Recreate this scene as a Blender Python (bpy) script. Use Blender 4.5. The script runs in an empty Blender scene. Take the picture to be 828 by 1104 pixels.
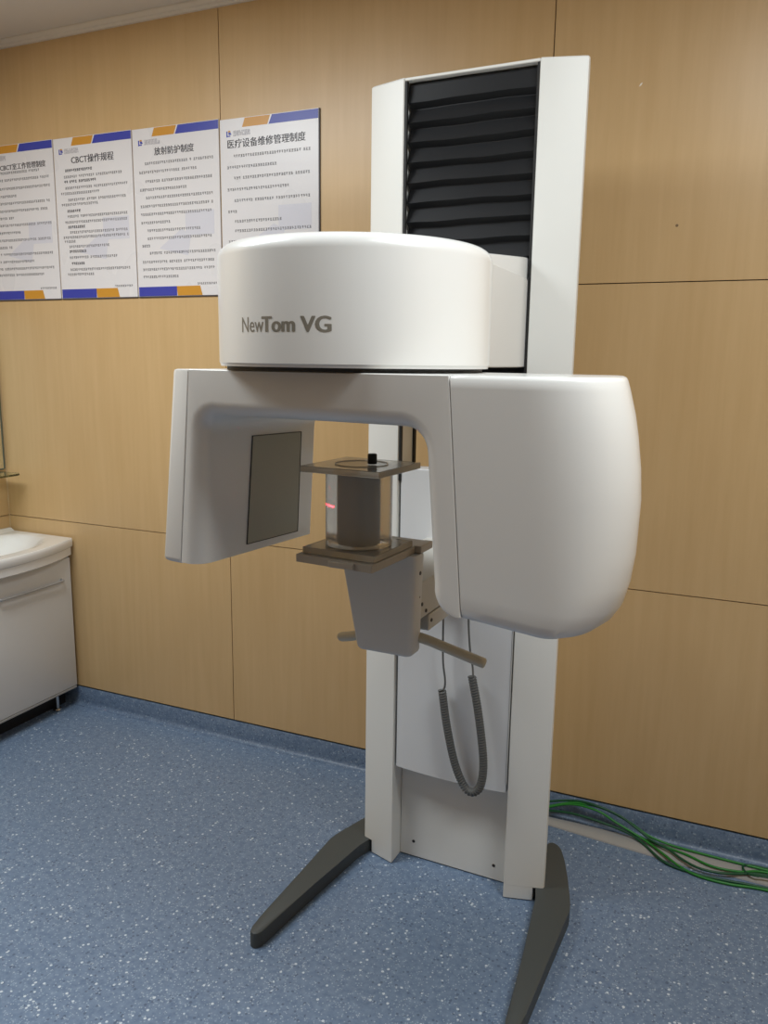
import bpy, bmesh, math, random
from mathutils import Vector, Matrix
random.seed(7)
PI = math.pi
C = bpy.context.scene.collection
SC = bpy.context.scene

# ------------------------------------------------------------------ materials
def new_mat(name):
    m = bpy.data.materials.new(name); m.use_nodes = True
    nt = m.node_tree
    return m, nt, nt.nodes['Principled BSDF']

def plain(name, col, rough=0.4, metal=0.0, coat=0.0, bump=0.0, bump_scale=300, spec=0.5):
    m, nt, b = new_mat(name)
    b.inputs['Base Color'].default_value = (*col, 1)
    b.inputs['Roughness'].default_value = rough
    b.inputs['Metallic'].default_value = metal
    b.inputs['Coat Weight'].default_value = coat
    b.inputs['Coat Roughness'].default_value = 0.08
    b.inputs['Specular IOR Level'].default_value = spec
    tc = nt.nodes.new('ShaderNodeTexCoord')
    n = nt.nodes.new('ShaderNodeTexNoise'); n.inputs['Scale'].default_value = bump_scale
    nt.links.new(tc.outputs['Object'], n.inputs['Vector'])
    if coat:
        nt.nodes.remove(n)
    elif bump:
        bp = nt.nodes.new('ShaderNodeBump'); bp.inputs['Strength'].default_value = bump
        bp.inputs['Distance'].default_value = 0.001
        nt.links.new(n.outputs['Fac'], bp.inputs['Height'])
        nt.links.new(bp.outputs['Normal'], b.inputs['Normal'])
    else:
        mr = nt.nodes.new('ShaderNodeMapRange')
        n.inputs['Scale'].default_value = 4.0
        mr.inputs['To Min'].default_value = max(0.02, rough - 0.03)
        mr.inputs['To Max'].default_value = min(1, rough + 0.03)
        nt.links.new(n.outputs['Fac'], mr.inputs['Value'])
        nt.links.new(mr.outputs['Result'], b.inputs['Roughness'])
    return m

def wood_mat():
    m, nt, b = new_mat('beech_laminate')
    L = nt.links.new
    tc = nt.nodes.new('ShaderNodeTexCoord')
    mp = nt.nodes.new('ShaderNodeMapping'); mp.inputs['Scale'].default_value = (38, 38, 2.2)
    L(tc.outputs['Object'], mp.inputs['Vector'])
    n = nt.nodes.new('ShaderNodeTexNoise'); n.inputs['Scale'].default_value = 1.0
    n.inputs['Detail'].default_value = 5; n.inputs['Roughness'].default_value = 0.62
    L(mp.outputs['Vector'], n.inputs['Vector'])
    mp2 = nt.nodes.new('ShaderNodeMapping'); mp2.inputs['Scale'].default_value = (5, 5, 1.1)
    L(tc.outputs['Object'], mp2.inputs['Vector'])
    n2 = nt.nodes.new('ShaderNodeTexNoise'); n2.inputs['Scale'].default_value = 1.0; n2.inputs['Detail'].default_value = 3
    L(mp2.outputs['Vector'], n2.inputs['Vector'])
    mx = nt.nodes.new('ShaderNodeMath'); mx.operation = 'MULTIPLY_ADD'; mx.inputs[1].default_value = 0.6
    mul = nt.nodes.new('ShaderNodeMath'); mul.operation = 'MULTIPLY'; mul.inputs[1].default_value = 0.4
    L(n2.outputs['Fac'], mul.inputs[0]); L(n.outputs['Fac'], mx.inputs[0]); L(mul.outputs[0], mx.inputs[2])
    cr = nt.nodes.new('ShaderNodeValToRGB')
    cr.color_ramp.elements[0].position = 0.34; cr.color_ramp.elements[0].color = (*WOOD_A, 1)
    cr.color_ramp.elements[1].position = 0.66; cr.color_ramp.elements[1].color = (*WOOD_B, 1)
    L(mx.outputs[0], cr.inputs['Fac']); L(cr.outputs['Color'], b.inputs['Base Color'])
    b.inputs['Roughness'].default_value = 0.36
    b.inputs['Specular IOR Level'].default_value = 0.5
    return m

def vinyl_mat(name, dark=1.0, fl=1.0):
    m, nt, b = new_mat(name)
    L = nt.links.new
    tc = nt.nodes.new('ShaderNodeTexCoord')
    def flakes(scale, thr_lo, size):
        v = nt.nodes.new('ShaderNodeTexVoronoi'); v.inputs['Scale'].default_value = scale
        L(tc.outputs['Object'], v.inputs['Vector'])
        sp = nt.nodes.new('ShaderNodeSeparateColor'); L(v.outputs['Color'], sp.inputs['Color'])
        g = nt.nodes.new('ShaderNodeMath'); g.operation = 'GREATER_THAN'; g.inputs[1].default_value = thr_lo
        L(sp.outputs[0], g.inputs[0])
        d = nt.nodes.new('ShaderNodeMath'); d.operation = 'LESS_THAN'; d.inputs[1].default_value = size
        L(v.outputs['Distance'], d.inputs[0])
        a = nt.nodes.new('ShaderNodeMath'); a.operation = 'MULTIPLY'
        L(g.outputs[0], a.inputs[0]); L(d.outputs[0], a.inputs[1])
        return a.outputs[0]
    n = nt.nodes.new('ShaderNodeTexNoise'); n.inputs['Scale'].default_value = 55; n.inputs['Detail'].default_value = 4
    n.inputs['Roughness'].default_value = 0.7
    L(tc.outputs['Object'], n.inputs['Vector'])
    cr = nt.nodes.new('ShaderNodeValToRGB')
    cr.color_ramp.elements[0].position = 0.3; cr.color_ramp.elements[0].color = (0.108 * dark, 0.165 * dark, 0.268 * dark, 1)
    cr.color_ramp.elements[1].position = 0.7; cr.color_ramp.elements[1].color = (0.195 * dark, 0.270 * dark, 0.385 * dark, 1)
    L(n.outputs['Fac'], cr.inputs['Fac'])
    cur = cr.outputs['Color']
    for scale, thr, size, col, f in ((105, 0.86, 0.40, (0.055, 0.08, 0.14), 0.6), (150, 0.82, 0.40, (0.30, 0.39, 0.50), 0.6),
                                     (92, 0.92, 0.34, (0.64, 0.71, 0.78), 0.85 * fl), (230, 0.88, 0.45, (0.50, 0.58, 0.67), 0.6 * fl)):
        mx = nt.nodes.new('ShaderNodeMix'); mx.data_type = 'RGBA'
        ml = nt.nodes.new('ShaderNodeMath'); ml.operation = 'MULTIPLY'; ml.inputs[1].default_value = f
        L(flakes(scale, thr, size), ml.inputs[0]); L(ml.outputs[0], mx.inputs['Factor'])
        L(cur, mx.inputs['A']); mx.inputs['B'].default_value = (*col, 1)
        cur = mx.outputs['Result']
    L(cur, b.inputs['Base Color'])
    b.inputs['Roughness'].default_value = 0.42
    return m

def acrylic_mat(name, col, rough, ior=1.45, trans=1.0):
    m, nt, b = new_mat(name)
    b.inputs['Base Color'].default_value = (*col, 1)
    b.inputs['Roughness'].default_value = rough
    b.inputs['IOR'].default_value = ior
    b.inputs['Transmission Weight'].default_value = trans
    return m

WOOD_A = (0.552, 0.364, 0.170)
WOOD_B = (0.610, 0.416, 0.206)
M = {
    'wood': wood_mat(),
    'seam': plain('seam_shadow_gap', (0.05, 0.03, 0.015), 0.8),
    'floor': vinyl_mat('speckled_blue_vinyl'),
    'skirt': vinyl_mat('speckled_blue_skirting', 0.85, 0.35),
    'ceil': plain('matt_white_ceiling', (0.74, 0.71, 0.67), 0.8, bump=0.1, bump_scale=80),
    'trim': plain('white_cornice', (0.74, 0.70, 0.64), 0.6),
    'shell': plain('glossy_white_shell', (0.77, 0.77, 0.75), 0.28, coat=0.35),
    'arm': plain('glossy_offwhite_shell', (0.76, 0.755, 0.73), 0.3, coat=0.3),
    'column': plain('white_painted_metal', (0.76, 0.76, 0.725), 0.42),
    'panel': plain('grey_white_cover', (0.66, 0.67, 0.68), 0.4),
    'grey': plain('light_grey_plastic', (0.50, 0.49, 0.45), 0.45),
    'greyshell': plain('holder_grey_plastic', (0.62, 0.615, 0.59), 0.45),  # even grey base colour of the holder box
    'bar': plain('beige_handle', (0.50, 0.465, 0.37), 0.45),
    'black': plain('black_bellows_fabric', (0.0065, 0.007, 0.0085), 0.5, spec=0.35, bump=0.3, bump_scale=900),
    'gap': plain('black_gap', (0.01, 0.01, 0.01), 0.6),
    'legs': plain('dark_grey_powder_coat', (0.060, 0.068, 0.068), 0.5, bump=0.15, bump_scale=1200),
    'detector': plain('dark_detector_window', (0.36, 0.355, 0.285), 0.35),
    'letter': plain('grey_brown_lettering', (0.235, 0.215, 0.175), 0.5),
    'screw': plain('dark_screw', (0.06, 0.055, 0.05), 0.4, metal=0.6),
    'cord': plain('dark_grey_cord', (0.115, 0.118, 0.115), 0.5),
    'tray': plain('brown_grey_tray', (0.40, 0.35, 0.285), 0.3),
    'acrylic': acrylic_mat('smoky_acrylic', (0.72, 0.67, 0.58), 0.16, 1.33, 0.62),
    'water': acrylic_mat('hazy_clear_cylinder', (0.92, 0.88, 0.80), 0.15, 1.25, 0.70),
    'insert': plain('dark_brown_insert', (0.070, 0.053, 0.030), 0.4),
    'knob': plain('black_rubber_knob', (0.012, 0.013, 0.012), 0.5),
    'board': plain('white_printed_board', (0.72, 0.70, 0.71), 0.28),
    'blue': plain('print_blue', (0.035, 0.050, 0.36), 0.35),
    'orange': plain('print_orange', (0.58, 0.27, 0.03), 0.35),
    'ink': plain('print_black', (0.045, 0.042, 0.05), 0.5),
    'ink2': plain('print_grey', (0.12, 0.115, 0.12), 0.5),
    'lilac': plain('print_pale_lilac', (0.63, 0.625, 0.685), 0.3),
    'mosaic': plain('print_pale_grey', (0.36, 0.34, 0.38), 0.4),
    'edge': plain('board_dark_edge', (0.06, 0.055, 0.06), 0.6),
    'ceramic': plain('white_ceramic', (0.80, 0.79, 0.765), 0.16, coat=0.5),
    'cabinet': plain('white_lacquer', (0.70, 0.69, 0.67), 0.35),
    'chrome': plain('brushed_chrome', (0.62, 0.62, 0.60), 0.22, metal=1.0),
    'green': plain('green_cable', (0.018, 0.20, 0.022), 0.4),
    'green2': plain('dark_green_cable', (0.007, 0.075, 0.028), 0.45),
    'duct': plain('grey_cable_duct', (0.37, 0.36, 0.345), 0.45),
    'glass': acrylic_mat('green_edged_glass', (0.62, 0.74, 0.62), 0.03, 1.5),
    'mirror': plain('mirror_silver', (0.78, 0.80, 0.76), 0.03, metal=1.0),
    'nick': plain('bare_plaster_nick', (0.85, 0.80, 0.72), 0.7),
}

# ------------------------------------------------------------------ helpers
def finish(name, bm, mat, parent=None, smooth=None):
    bmesh.ops.recalc_face_normals(bm, faces=bm.faces)
    me = bpy.data.meshes.new(name); bm.to_mesh(me); bm.free()
    me.materials.append(M[mat] if isinstance(mat, str) else mat)
    if smooth is not None:
        me.shade_smooth(); me.set_sharp_from_angle(angle=math.radians(smooth))
    o = bpy.data.objects.new(name, me); C.objects.link(o)
    if parent is not None: o.parent = parent
    return o

def empty(name, loc=(0, 0, 0), rz=0):
    o = bpy.data.objects.new(name, None); C.objects.link(o)
    o.location = loc; o.rotation_euler = (0, 0, rz); o.empty_display_size = 0.1
    return o

def tag(o, label, cat, group=None):
    o['label'] = label; o['category'] = cat
    if group: o['group'] = group
    return o

def struct(name, bm, mat, parent=None, smooth=None):
    o = finish(name, bm, mat, parent, smooth)
    if parent is None: o['kind'] = 'structure'
    return o

def box(bm, x0, x1, y0, y1, z0, z1, bev=0.0, seg=2):
    mat = Matrix.Translation(((x0 + x1) / 2, (y0 + y1) / 2, (z0 + z1) / 2)) @ Matrix.Diagonal((x1 - x0, y1 - y0, z1 - z0, 1))
    r = bmesh.ops.create_cube(bm, size=1.0, matrix=mat)
    if bev:
        es = list({e for v in r['verts'] for e in v.link_edges})
        bmesh.ops.bevel(bm, geom=es, offset=bev, segments=seg, profile=0.5, affect='EDGES')

def loft(bm, rings, cap=True, closed=True):
    vs = [[bm.verts.new(p) for p in r] for r in rings]
    for a, b in zip(vs, vs[1:]):
        n = len(a)
        for i in range(n if closed else n - 1):
            j = (i + 1) % n
            bm.faces.new((a[i], a[j], b[j], b[i]))
    if cap:
        bm.faces.new(vs[0]); bm.faces.new(vs[-1])
    return vs

def prism(bm, poly, z0, z1, bev=0.0, seg=2):
    """plan polygon extruded in z, with bevelled top edges"""
    rings = [[(x, y, z0) for x, y in poly], [(x, y, z1) for x, y in poly]]
    vs = loft(bm, rings)
    if bev:
        es = [e for v in vs[1] for e in v.link_edges]
        es = list(dict.fromkeys(es))
        bmesh.ops.bevel(bm, geom=es, offset=bev, segments=seg, profile=0.5, affect='EDGES')

def lathe(bm, prof, cx, cy, n=64, cap=True):
    rings = [[(cx + r * math.cos(2 * PI * i / n), cy + r * math.sin(2 * PI * i / n), z) for i in range(n)] for r, z in prof]
    loft(bm, rings, cap)

def smooth_path(pts, sub=8):
    P = [Vector(p) for p in pts]; out = []
    P = [P[0] * 2 - P[1]] + P + [P[-1] * 2 - P[-2]]
    for i in range(1, len(P) - 2):
        for k in range(sub):
            t = k / sub
            a, b, c, d = P[i - 1], P[i], P[i + 1], P[i + 2]
            out.append(0.5 * ((2 * b) + (c - a) * t + (2 * a - 5 * b + 4 * c - d) * t * t + (3 * b - a - 3 * c + d) * t ** 3))
    out.append(P[-2]); return out

def tube(bm, pts, r, n=8, cap=True):
    P = [Vector(p) for p in pts]
    rings = []; nrm = None
    for i, p in enumerate(P):
        t = (P[min(i + 1, len(P) - 1)] - P[max(i - 1, 0)]).normalized()
        if nrm is None:
            nrm = t.orthogonal().normalized()
        nrm = (nrm - t * nrm.dot(t)).normalized()
        b = t.cross(nrm)
        rr = r(i / (len(P) - 1)) if callable(r) else r
        rings.append([p + (nrm * math.cos(2 * PI * k / n) + b * math.sin(2 * PI * k / n)) * rr for k in range(n)])
    loft(bm, rings, cap)

def disc_x(bm, x, y, z, r, h, sx=1):
    """small round head whose axis runs along x"""
    rings = []
    for hh, rr in ((0, r), (h * 0.7, r), (h, r * 0.7)):
        rings.append([(x + sx * hh, y + rr * math.cos(2 * PI * k / 12), z + rr * math.sin(2 * PI * k / 12)) for k in range(12)])
    loft(bm, rings)

def disc_y(bm, x, y, z, r, h):
    rings = []
    for hh, rr in ((0, r), (h * 0.7, r), (h, r * 0.7)):
        rings.append([(x + rr * math.cos(2 * PI * k / 12), y - hh, z + rr * math.sin(2 * PI * k / 12)) for k in range(12)])
    loft(bm, rings)

def text_bm(body, size, extrude=0.0003, offset=0.0, align='LEFT', res=2):
    cu = bpy.data.curves.new('lettering', 'FONT')
    cu.body = body; cu.size = size; cu.extrude = extrude; cu.offset = offset; cu.resolution_u = res
    cu.align_x = align
    o = bpy.data.objects.new('lettering', cu); C.objects.link(o)
    bpy.context.view_layer.update()
    me = bpy.data.meshes.new_from_object(o.evaluated_get(bpy.context.evaluated_depsgraph_get()))
    bm = bmesh.new(); bm.from_mesh(me)
    bpy.data.objects.remove(o); bpy.data.curves.remove(cu); bpy.data.meshes.remove(me)
    return bm

# ------------------------------------------------------------------ the room
YW = 0.504; XL = -2.304; XR = 2.30; YF = -4.4; ZC = 2.80
SK = 0.082                       # height of the skirting
ZS = (0.8464, 1.7991)            # horizontal seams of the panelling
XS = (-1.1076, 0.0954, 1.297)    # vertical seams of the back wall

bm = bmesh.new(); box(bm, XL - 0.1, XR + 0.1, YF - 0.1, YW + 0.1, -0.1, 0.0); struct('floor', bm, 'floor')
bm = bmesh.new(); box(bm, XL - 0.1, XR + 0.1, YF - 0.1, YW + 0.1, ZC, ZC + 0.1); struct('ceiling', bm, 'ceil')

def panels_x(name, y_face, y_back, xs, sgn):
    """wall made of laminate boards standing 12 mm proud of a dark batten"""
    bm = bmesh.new()
    zs = [SK + 0.006, ZS[0], ZS[1], ZC - 0.001]; g = 0.0016
    for xa, xb in zip(xs, xs[1:]):
        for za, zb in zip(zs, zs[1:]):
            box(bm, xa + g, xb - g, min(y_face, y_face + sgn * 0.012), max(y_face, y_face + sgn * 0.012), za + g, zb - g)
    w = struct(name, bm, 'wood')
    b = bmesh.new(); box(b, xs[0] - 0.1, xs[-1] + 0.1, min(y_face + sgn * 0.0125, y_back), max(y_face + sgn * 0.0125, y_back), 0, ZC)
    finish('batten_backing', b, 'seam', w)
    return w

def panels_y(name, x_face, x_back, ys, sgn):
    bm = bmesh.new()
    zs = [SK + 0.006, ZS[0], ZS[1], ZC - 0.001]; g = 0.0016
    for ya, yb in zip(ys, ys[1:]):
        for za, zb in zip(zs, zs[1:]):
            box(bm, min(x_face, x_face + sgn * 0.012), max(x_face, x_face + sgn * 0.012), ya + g, yb - g, za + g, zb - g)
    w = struct(name, bm, 'wood')
    b = bmesh.new(); box(b, min(x_face + sgn * 0.0125, x_back), max(x_face + sgn * 0.0125, x_back), ys[0], ys[-1], 0, ZC)
    finish('batten_backing', b, 'seam', w)
    return w

wb = panels_x('wall_back', YW, YW + 0.1, (XL,) + XS + (XR,), 1)
panels_y('wall_left', XL, XL - 0.1, (YF, -3.1, -1.9, -0.7, YW), -1)
panels_y('wall_right', XR, XR + 0.1, (YF, -3.1, -1.9, -0.7, YW), 1)
panels_x('wall_front', YF, YF - 0.1, (XL, -1.1, 0.1, 1.3, XR), -1)
# a nick and a knot-like spot in the upper right board
bm = bmesh.new()
loft(bm, [[(0.355 + dx, YW + 0.0008, 2.356 + dz) for dx, dz in ((-.006, -.006), (.001, -.003), (.006, .006), (-.001, .004))],
          [(0.355 + dx * .8, YW - 0.0006, 2.356 + dz * .8) for dx, dz in ((-.006, -.006), (.001, -.003), (.006, .006), (-.001, .004))]])
finish('nick', bm, 'nick', wb)
bm = bmesh.new(); disc_y(bm, 0.484, YW, 1.959, 0.0042, 0.0006); finish('screw_mark', bm, plain('wood_mark', (0.20, 0.12, 0.05), 0.5), wb)

def skirting(name, prof_pts):
    bm = bmesh.new(); loft(bm, prof_pts); return struct(name, bm, 'skirt', None, 40)
def cove(h=SK):                                   # distance from the wall face, height
    pts = [(0.0135, 0.0), (-0.022, 0.0), (-0.021, 0.0015)]
    for k in range(1, 6):
        a = k / 6 * PI / 2
        pts.append((-0.022 + 0.019 * math.sin(a) , 0.0015 + 0.019 * (1 - math.cos(a))))
    pts += [(-0.003, 0.022), (-0.003, h - 0.002), (-0.0015, h), (0.0135, h)]
    return pts
skirting('baseboard_back', [[(x, YW + d, z) for d, z in cove()] for x in (XL, XR)])
skirting('baseboard_left', [[(XL - d, y, z) for d, z in cove()] for y in (YF, YW)])
skirting('baseboard_right', [[(XR + d, y, z) for d, z in cove()] for y in (YF, YW)])
skirting('baseboard_front', [[(x, YF - d, z) for d, z in cove()] for x in (XL, XR)])
corn = [(0.0, 0.0), (-0.012, 0.0), (-0.014, 0.008), (-0.022, 0.010), (-0.030, 0.020), (-0.030, 0.0255), (0.0, 0.0255)]
bm = bmesh.new(); loft(bm, [[(x, YW + d, ZC - 0.026 + z) for d, z in corn] for x in (XL, XR)]); struct('trim_1', bm, 'trim')
bm = bmesh.new(); loft(bm, [[(XL - d, y, ZC - 0.026 + z) for d, z in corn] for y in (YF, YW - 0.03)]); struct('trim_2', bm, 'trim')
bm = bmesh.new(); box(bm, XL, XL + 0.004, YW - 0.004, YW, SK, ZC - 0.03, 0.001, 1); struct('trim_3', bm, plain('corner_bead', (0.62, 0.46, 0.26), 0.4))

# ------------------------------------------------------------------ the scanner
YAW = -0.0324
scan = empty('dental_scanner', (0, 0, 0), YAW)
tag(scan, 'tall white dental CT scanner with rotating C-shaped arm, black bellows and dark grey feet', 'medical scanner')
HT = 2.29; WI = 0.1816; DX = 0.1160; DY = 0.033

def flange(s, name='upright'):
    """one bevelled white upright of the column, s=-1 left, +1 right"""
    bm = bmesh.new()
    plan = [(WI, 0.110), (WI, 0.004), (WI + 0.002, 0.0008), (WI + 0.006, 0.0012), (WI + DX - 0.011, DY - 0.003), (WI + DX - 0.0045, DY + 0.0005),
            (WI + DX - 0.003, DY + 0.008), (WI + DX - 0.018, 0.112), (WI + DX - 0.022, 0.115), (WI + 0.004, 0.115)]
    plan = [(s * x, y) for x, y in plan]
    nz = 0.045                          # corner notch that clears the foot
    cut = WI + DX - 0.034
    low = [(s * min(abs(x), cut), (y if abs(x) < cut else max(DY * 0.7, min(y, .11)))) for x, y in plan]
    low = []
    for x, y in plan:
        if abs(x) > cut:
            y2 = DY * (cut - WI) / DX if y < 0.06 else y
            low.append((s * cut, y2))
        else: low.append((x, y))
    # keep ring sizes equal, nudging duplicates apart
    low2 = []
    for i, (x, y) in enumerate(low):
        low2.append((x - s * 0.00005 * i if abs(abs(x) - cut) < 1e-9 else x, y + (0.0001 * i if abs(abs(x) - cut) < 1e-9 else 0)))
    rings = [[(x, y, 0.004) for x, y in low2], [(x, y, nz) for x, y in low2], [(x, y, nz + 0.0005) for x, y in plan],
             [(x, y, HT - 0.004) for x, y in plan], [(x * (1 if abs(x) < 0.2 else 0.992), y + (0.003 if y < 0.06 else -0.003), HT) for x, y in plan]]
    loft(bm, rings)
    return finish(name, bm, 'column', scan, 25)
flange(-1); flange(1)

bm = bmesh.new(); box(bm, -WI + 0.0005, WI - 0.0005, 0.003, 0.112, HT - 0.008, HT - 0.0005, 0.0015, 1)
finish('top_cap', bm, 'column', scan)
bm = bmesh.new(); box(bm, -WI + 0.001, WI - 0.001, 0.065, 0.075, 0.004, 0.46, 0.001, 1)
bp = finish('foot_plate', bm, 'column', scan)
for x, z in ((-0.135, 0.055), (0.131, 0.051)):
    bm = bmesh.new(); disc_y(bm, x, 0.0652, z, 0.005, 0.002); finish('screw', bm, 'screw', bp)
for s in (-1, 1):
    bm = bmesh.new(); box(bm, min(s * (WI - 0.007), s * (WI - 0.0003)), max(s * (WI - 0.007), s * (WI - 0.0003)), 0.004, 0.014, 1.22, HT - 0.009)
    finish('guide_strip', bm, 'gap', scan)
    bm = bmesh.new(); box(bm, min(s * (WI - 0.006), s * (WI - 0.0003)), max(s * (WI - 0.006), s * (WI - 0.0003)), 0.100, 0.114, 0.46, 1.62)
    finish('guide_rail', bm, 'gap', scan)

# bellows: a zigzag curtain with thickness
bm = bmesh.new()
pitch = 0.0505; z = HT - 0.010
prof = [(0.022, z), (0.016, z - 0.040), (0.014, z - 0.0495), (0.031, z - 0.062)]
z -= 0.064
while z > 1.52:
    prof += [(0.031, z), (0.0145, z - pitch * 0.66), (0.0135, z - pitch * 0.70), (0.0305, z - pitch * 0.95)]
    z -= pitch
front = prof; back = [(y + 0.004, zz) for y, zz in reversed(prof)]
loop = front + back
def sag(x, zz):
    return 0.0010 * math.sin(x * 19 + zz * 23) + 0.0006 * math.sin(x * 41 - zz * 35)
nx = 13; xs = [-WI + 0.0071 + (2 * WI - 0.0142) * i / (nx - 1) for i in range(nx)]
loft(bm, [[(x, y, zz + sag(x, zz)) for y, zz in loop] for x in xs])
finish('bellows', bm, 'black', scan, 20)
bm = bmesh.new(); box(bm, -WI + 0.001, WI - 0.001, 0.046, 0.050, 1.50, HT - 0.009); finish('bellows_backing', bm, 'gap', scan)

# lower moving cover, bulging slightly to the front
bm = bmesh.new()
NX = 24; w = 0.1755
def bul(t): return -0.011 * (1 - t * t)
frontc = [(w * t, 0.006 + bul(t)) for t in [-1 + 2 * i / NX for i in range(NX + 1)]]
plan = [(-w, 0.060)] + [(-w, 0.012)] + [(-w + 0.0012, 0.0075)] + frontc[1:-1] + [(w - 0.0012, 0.0075)] + [(w, 0.012)] + [(w, 0.060)]
loft(bm, [[(x, y, 0.3335) for x, y in plan], [(x, y, 1.256) for x, y in plan], [(x * 0.995, y + 0.003 if y < 0.05 else y, 1.259) for x, y in plan]])
finish('cover_panel', bm, 'panel', scan, 30)
bm = bmesh.new(); box(bm, 0.1757, 0.1772, 0.004, 0.060, 0.36, 1.25); finish('edge_strip', bm, 'column', scan)

# feet: flat tapered bars that spread to the front
def foot(s):
    out = [(0.250, 0.268), (0.262, 0.276), (0.280, 0.268), (0.296, 0.248), (0.318, 0.195), (0.345, 0.118), (0.372, 0.030), (0.381, -0.004), (0.385, -0.030), (0.3845, -0.060),
           (0.381, -0.200), (0.3765, -0.440), (0.375, -0.480), (0.368, -0.500), (0.355, -0.504), (0.345, -0.499), (0.338, -0.484), (0.318, -0.280), (0.288, -0.020), (0.262, 0.060), (0.245, 0.120), (0.240, 0.230)]
    poly = [(s * x, y) for x, y in out]
    bm = bmesh.new(); prism(bm, poly, 0.002, 0.046, 0.0035, 2)
    f = finish('foot', bm, 'legs', scan, 30)
    return f
foot(-1); foot(1)
bm = bmesh.new(); box(bm, -0.25, 0.25, 0.118, 0.20, 0.004, 0.044, 0.003, 1); finish('cross_beam', bm, 'legs', scan)

# head: drum plus the box that carries it on the column
DCX, DCY, DR = -0.020, -0.574, 0.2765
bm = bmesh.new()
prof = [(DR - 0.012, 1.5445), (DR - 0.003, 1.5445), (DR - 0.002, 1.5475), (DR - 0.0015, 1.5490), (DR, 1.5510), (DR, 1.748)]
for k in range(1, 11):
    a = k / 10 * PI / 2
    prof.append((DR - 0.030 + 0.030 * math.cos(a), 1.748 + 0.0285 * math.sin(a)))
prof += [(0.200, 1.7785), (0.120, 1.7805), (0.030, 1.781)]
lathe(bm, prof, DCX, DCY, 128)
head = finish('scanner_head', bm, 'shell', scan, 35)
bm = bmesh.new(); lathe(bm, [(0.262, 1.5375), (0.262, 1.5448)], DCX, DCY, 96); finish('bearing_ring', bm, 'gap', scan, 40)

# carrying box
bm = bmesh.new()
HB = 0.170
side = [(-0.56, 1.546), (0.026, 1.546), (0.026, 1.824), (-0.02, 1.821), (-0.30, 1.797), (-0.56, 1.776)]
rings = []
for x, ins in ((-HB, 0.006), (-HB + 0.0018, 0.0018), (-HB + 0.006, 0.0), (HB - 0.006, 0.0), (HB - 0.0018, 0.0018), (HB, 0.006)):
    rings.append([(x, y, z - (ins if z > 1.7 else 0)) for y, z in side])
loft(bm, rings)
hm = finish('head_bracket', bm, 'shell', scan, 30)
for sgn in (-1, 1):                                                   # raised side cheeks under the slanted seam
    bm = bmesh.new()
    out = [(-0.46, 1.548), (0.018, 1.548), (0.018, 1.756), (0.008, 1.766), (-0.01, 1.7705), (-0.277, 1.7760), (-0.46, 1.777)]
    rings = []
    for dx, ins in ((-0.001, 0), (0.0022, 0.0), (0.0034, 0.0012)):
        rings.append([(sgn * (HB + dx), y, z - (ins if z > 1.7 else 0)) for y, z in out])
    loft(bm, rings)
    finish('side_cheek', bm, 'shell', hm, 30)

# lettering wrapped on the drum
def drum_text(body, deg0, deg1, zb, zt, weight, name='lettering'):
    out = bmesh.new()
    for n, (sh, shz) in enumerate(weight):
        t = text_bm(body, 0.05, 0.0, 0.0, 'LEFT', 4)
        bmesh.ops.triangulate(t, faces=t.faces)
        bmesh.ops.subdivide_edges(t, edges=[e for e in t.edges if e.calc_length() > 0.006], cuts=2)
        x0 = min(v.co.x for v in t.verts); x1 = max(v.co.x for v in t.verts); z1 = 0.05 * 0.727
        R = DR + 0.00025 + 0.00003 * n
        for v in t.verts:
            a = math.radians(deg0 + sh + (v.co.x - x0) / (x1 - x0) * (deg1 - deg0)); zz = zb + shz + v.co.y / z1 * (zt - zb)
            v.co = Vector((DCX + R * math.sin(a), DCY - R * math.cos(a), zz))
        me = bpy.data.meshes.new('part'); t.to_mesh(me); t.free(); out.from_mesh(me); bpy.data.meshes.remove(me)
    return finish(name, out, 'letter', head)
LIGHT = [(0, 0), (0.12, 0)]
HEAVY = [(-0.36, 0), (-0.18, 0.0004), (0, -0.0004), (0.18, 0.0004), (0.36, 0)]
drum_text('New', -20.9, -8.8, 1.6065, 1.6345, LIGHT)
drum_text('Tom', -9.4, 5.0, 1.6065, 1.6345, HEAVY)
drum_text('VG', 7.6, 18.8, 1.6062, 1.6345, HEAVY)

# ---- rotating C arm: local frame (u across, d depth, z)
AL = -0.0976; AX, AY = 0.0, -0.5655
E1 = Vector((math.cos(AL), math.sin(AL), 0)); E2 = Vector((-math.sin(AL), math.cos(AL), 0))
def arm(u, d, z): return Vector((AX, AY, 0)) + E1 * u + E2 * d + Vector((0, 0, z))
DF, DB = -0.230, 0.160
ZT, ZB = 1.5365, 1.128
def seamL(z): return -0.277 - (1.5365 - z) * 0.098
def outL(z): return -0.324 - (1.5365 - z) * 0.118
def seamR(z): return 0.309 + (1.5365 - z) * 0.0845
ZI = 1.446                       # ceiling of the opening
def innL(z): return -0.246 - (1.412 - z) * 0.055
def innR(z): return 0.262 + (1.412 - z) * 0.085
sec = []                         # (inner point, outer point, fillet)
zl = [ZB + 0.002, ZB + 0.03, 1.20, 1.27, 1.33, 1.37]
for z in zl: sec.append(((innL(z), z), (seamL(z) + 0.0003, z), 0.046))
rc = 0.046
for k in range(0, 9):            # top left corner
    a = k / 8 * PI / 2
    zc = ZI - rc; uc = innL(zc) + rc
    I = (uc - rc * math.cos(a), zc + rc * math.sin(a))
    t = k / 8
    if k <= 4: zo = zc + (ZT - zc) * (k / 4); O = (seamL(zo) + 0.0003, zo)
    else: O = (seamL(ZT) + 0.0003 + (uc - seamL(ZT)) * (k - 4) / 4, ZT)
    sec.append((I, O, 0.046 - 0.017 * t))
for u in (-0.1, 0.0, 0.1): sec.append(((u, ZI), (u, ZT), 0.029))
rc = 0.046
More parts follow.
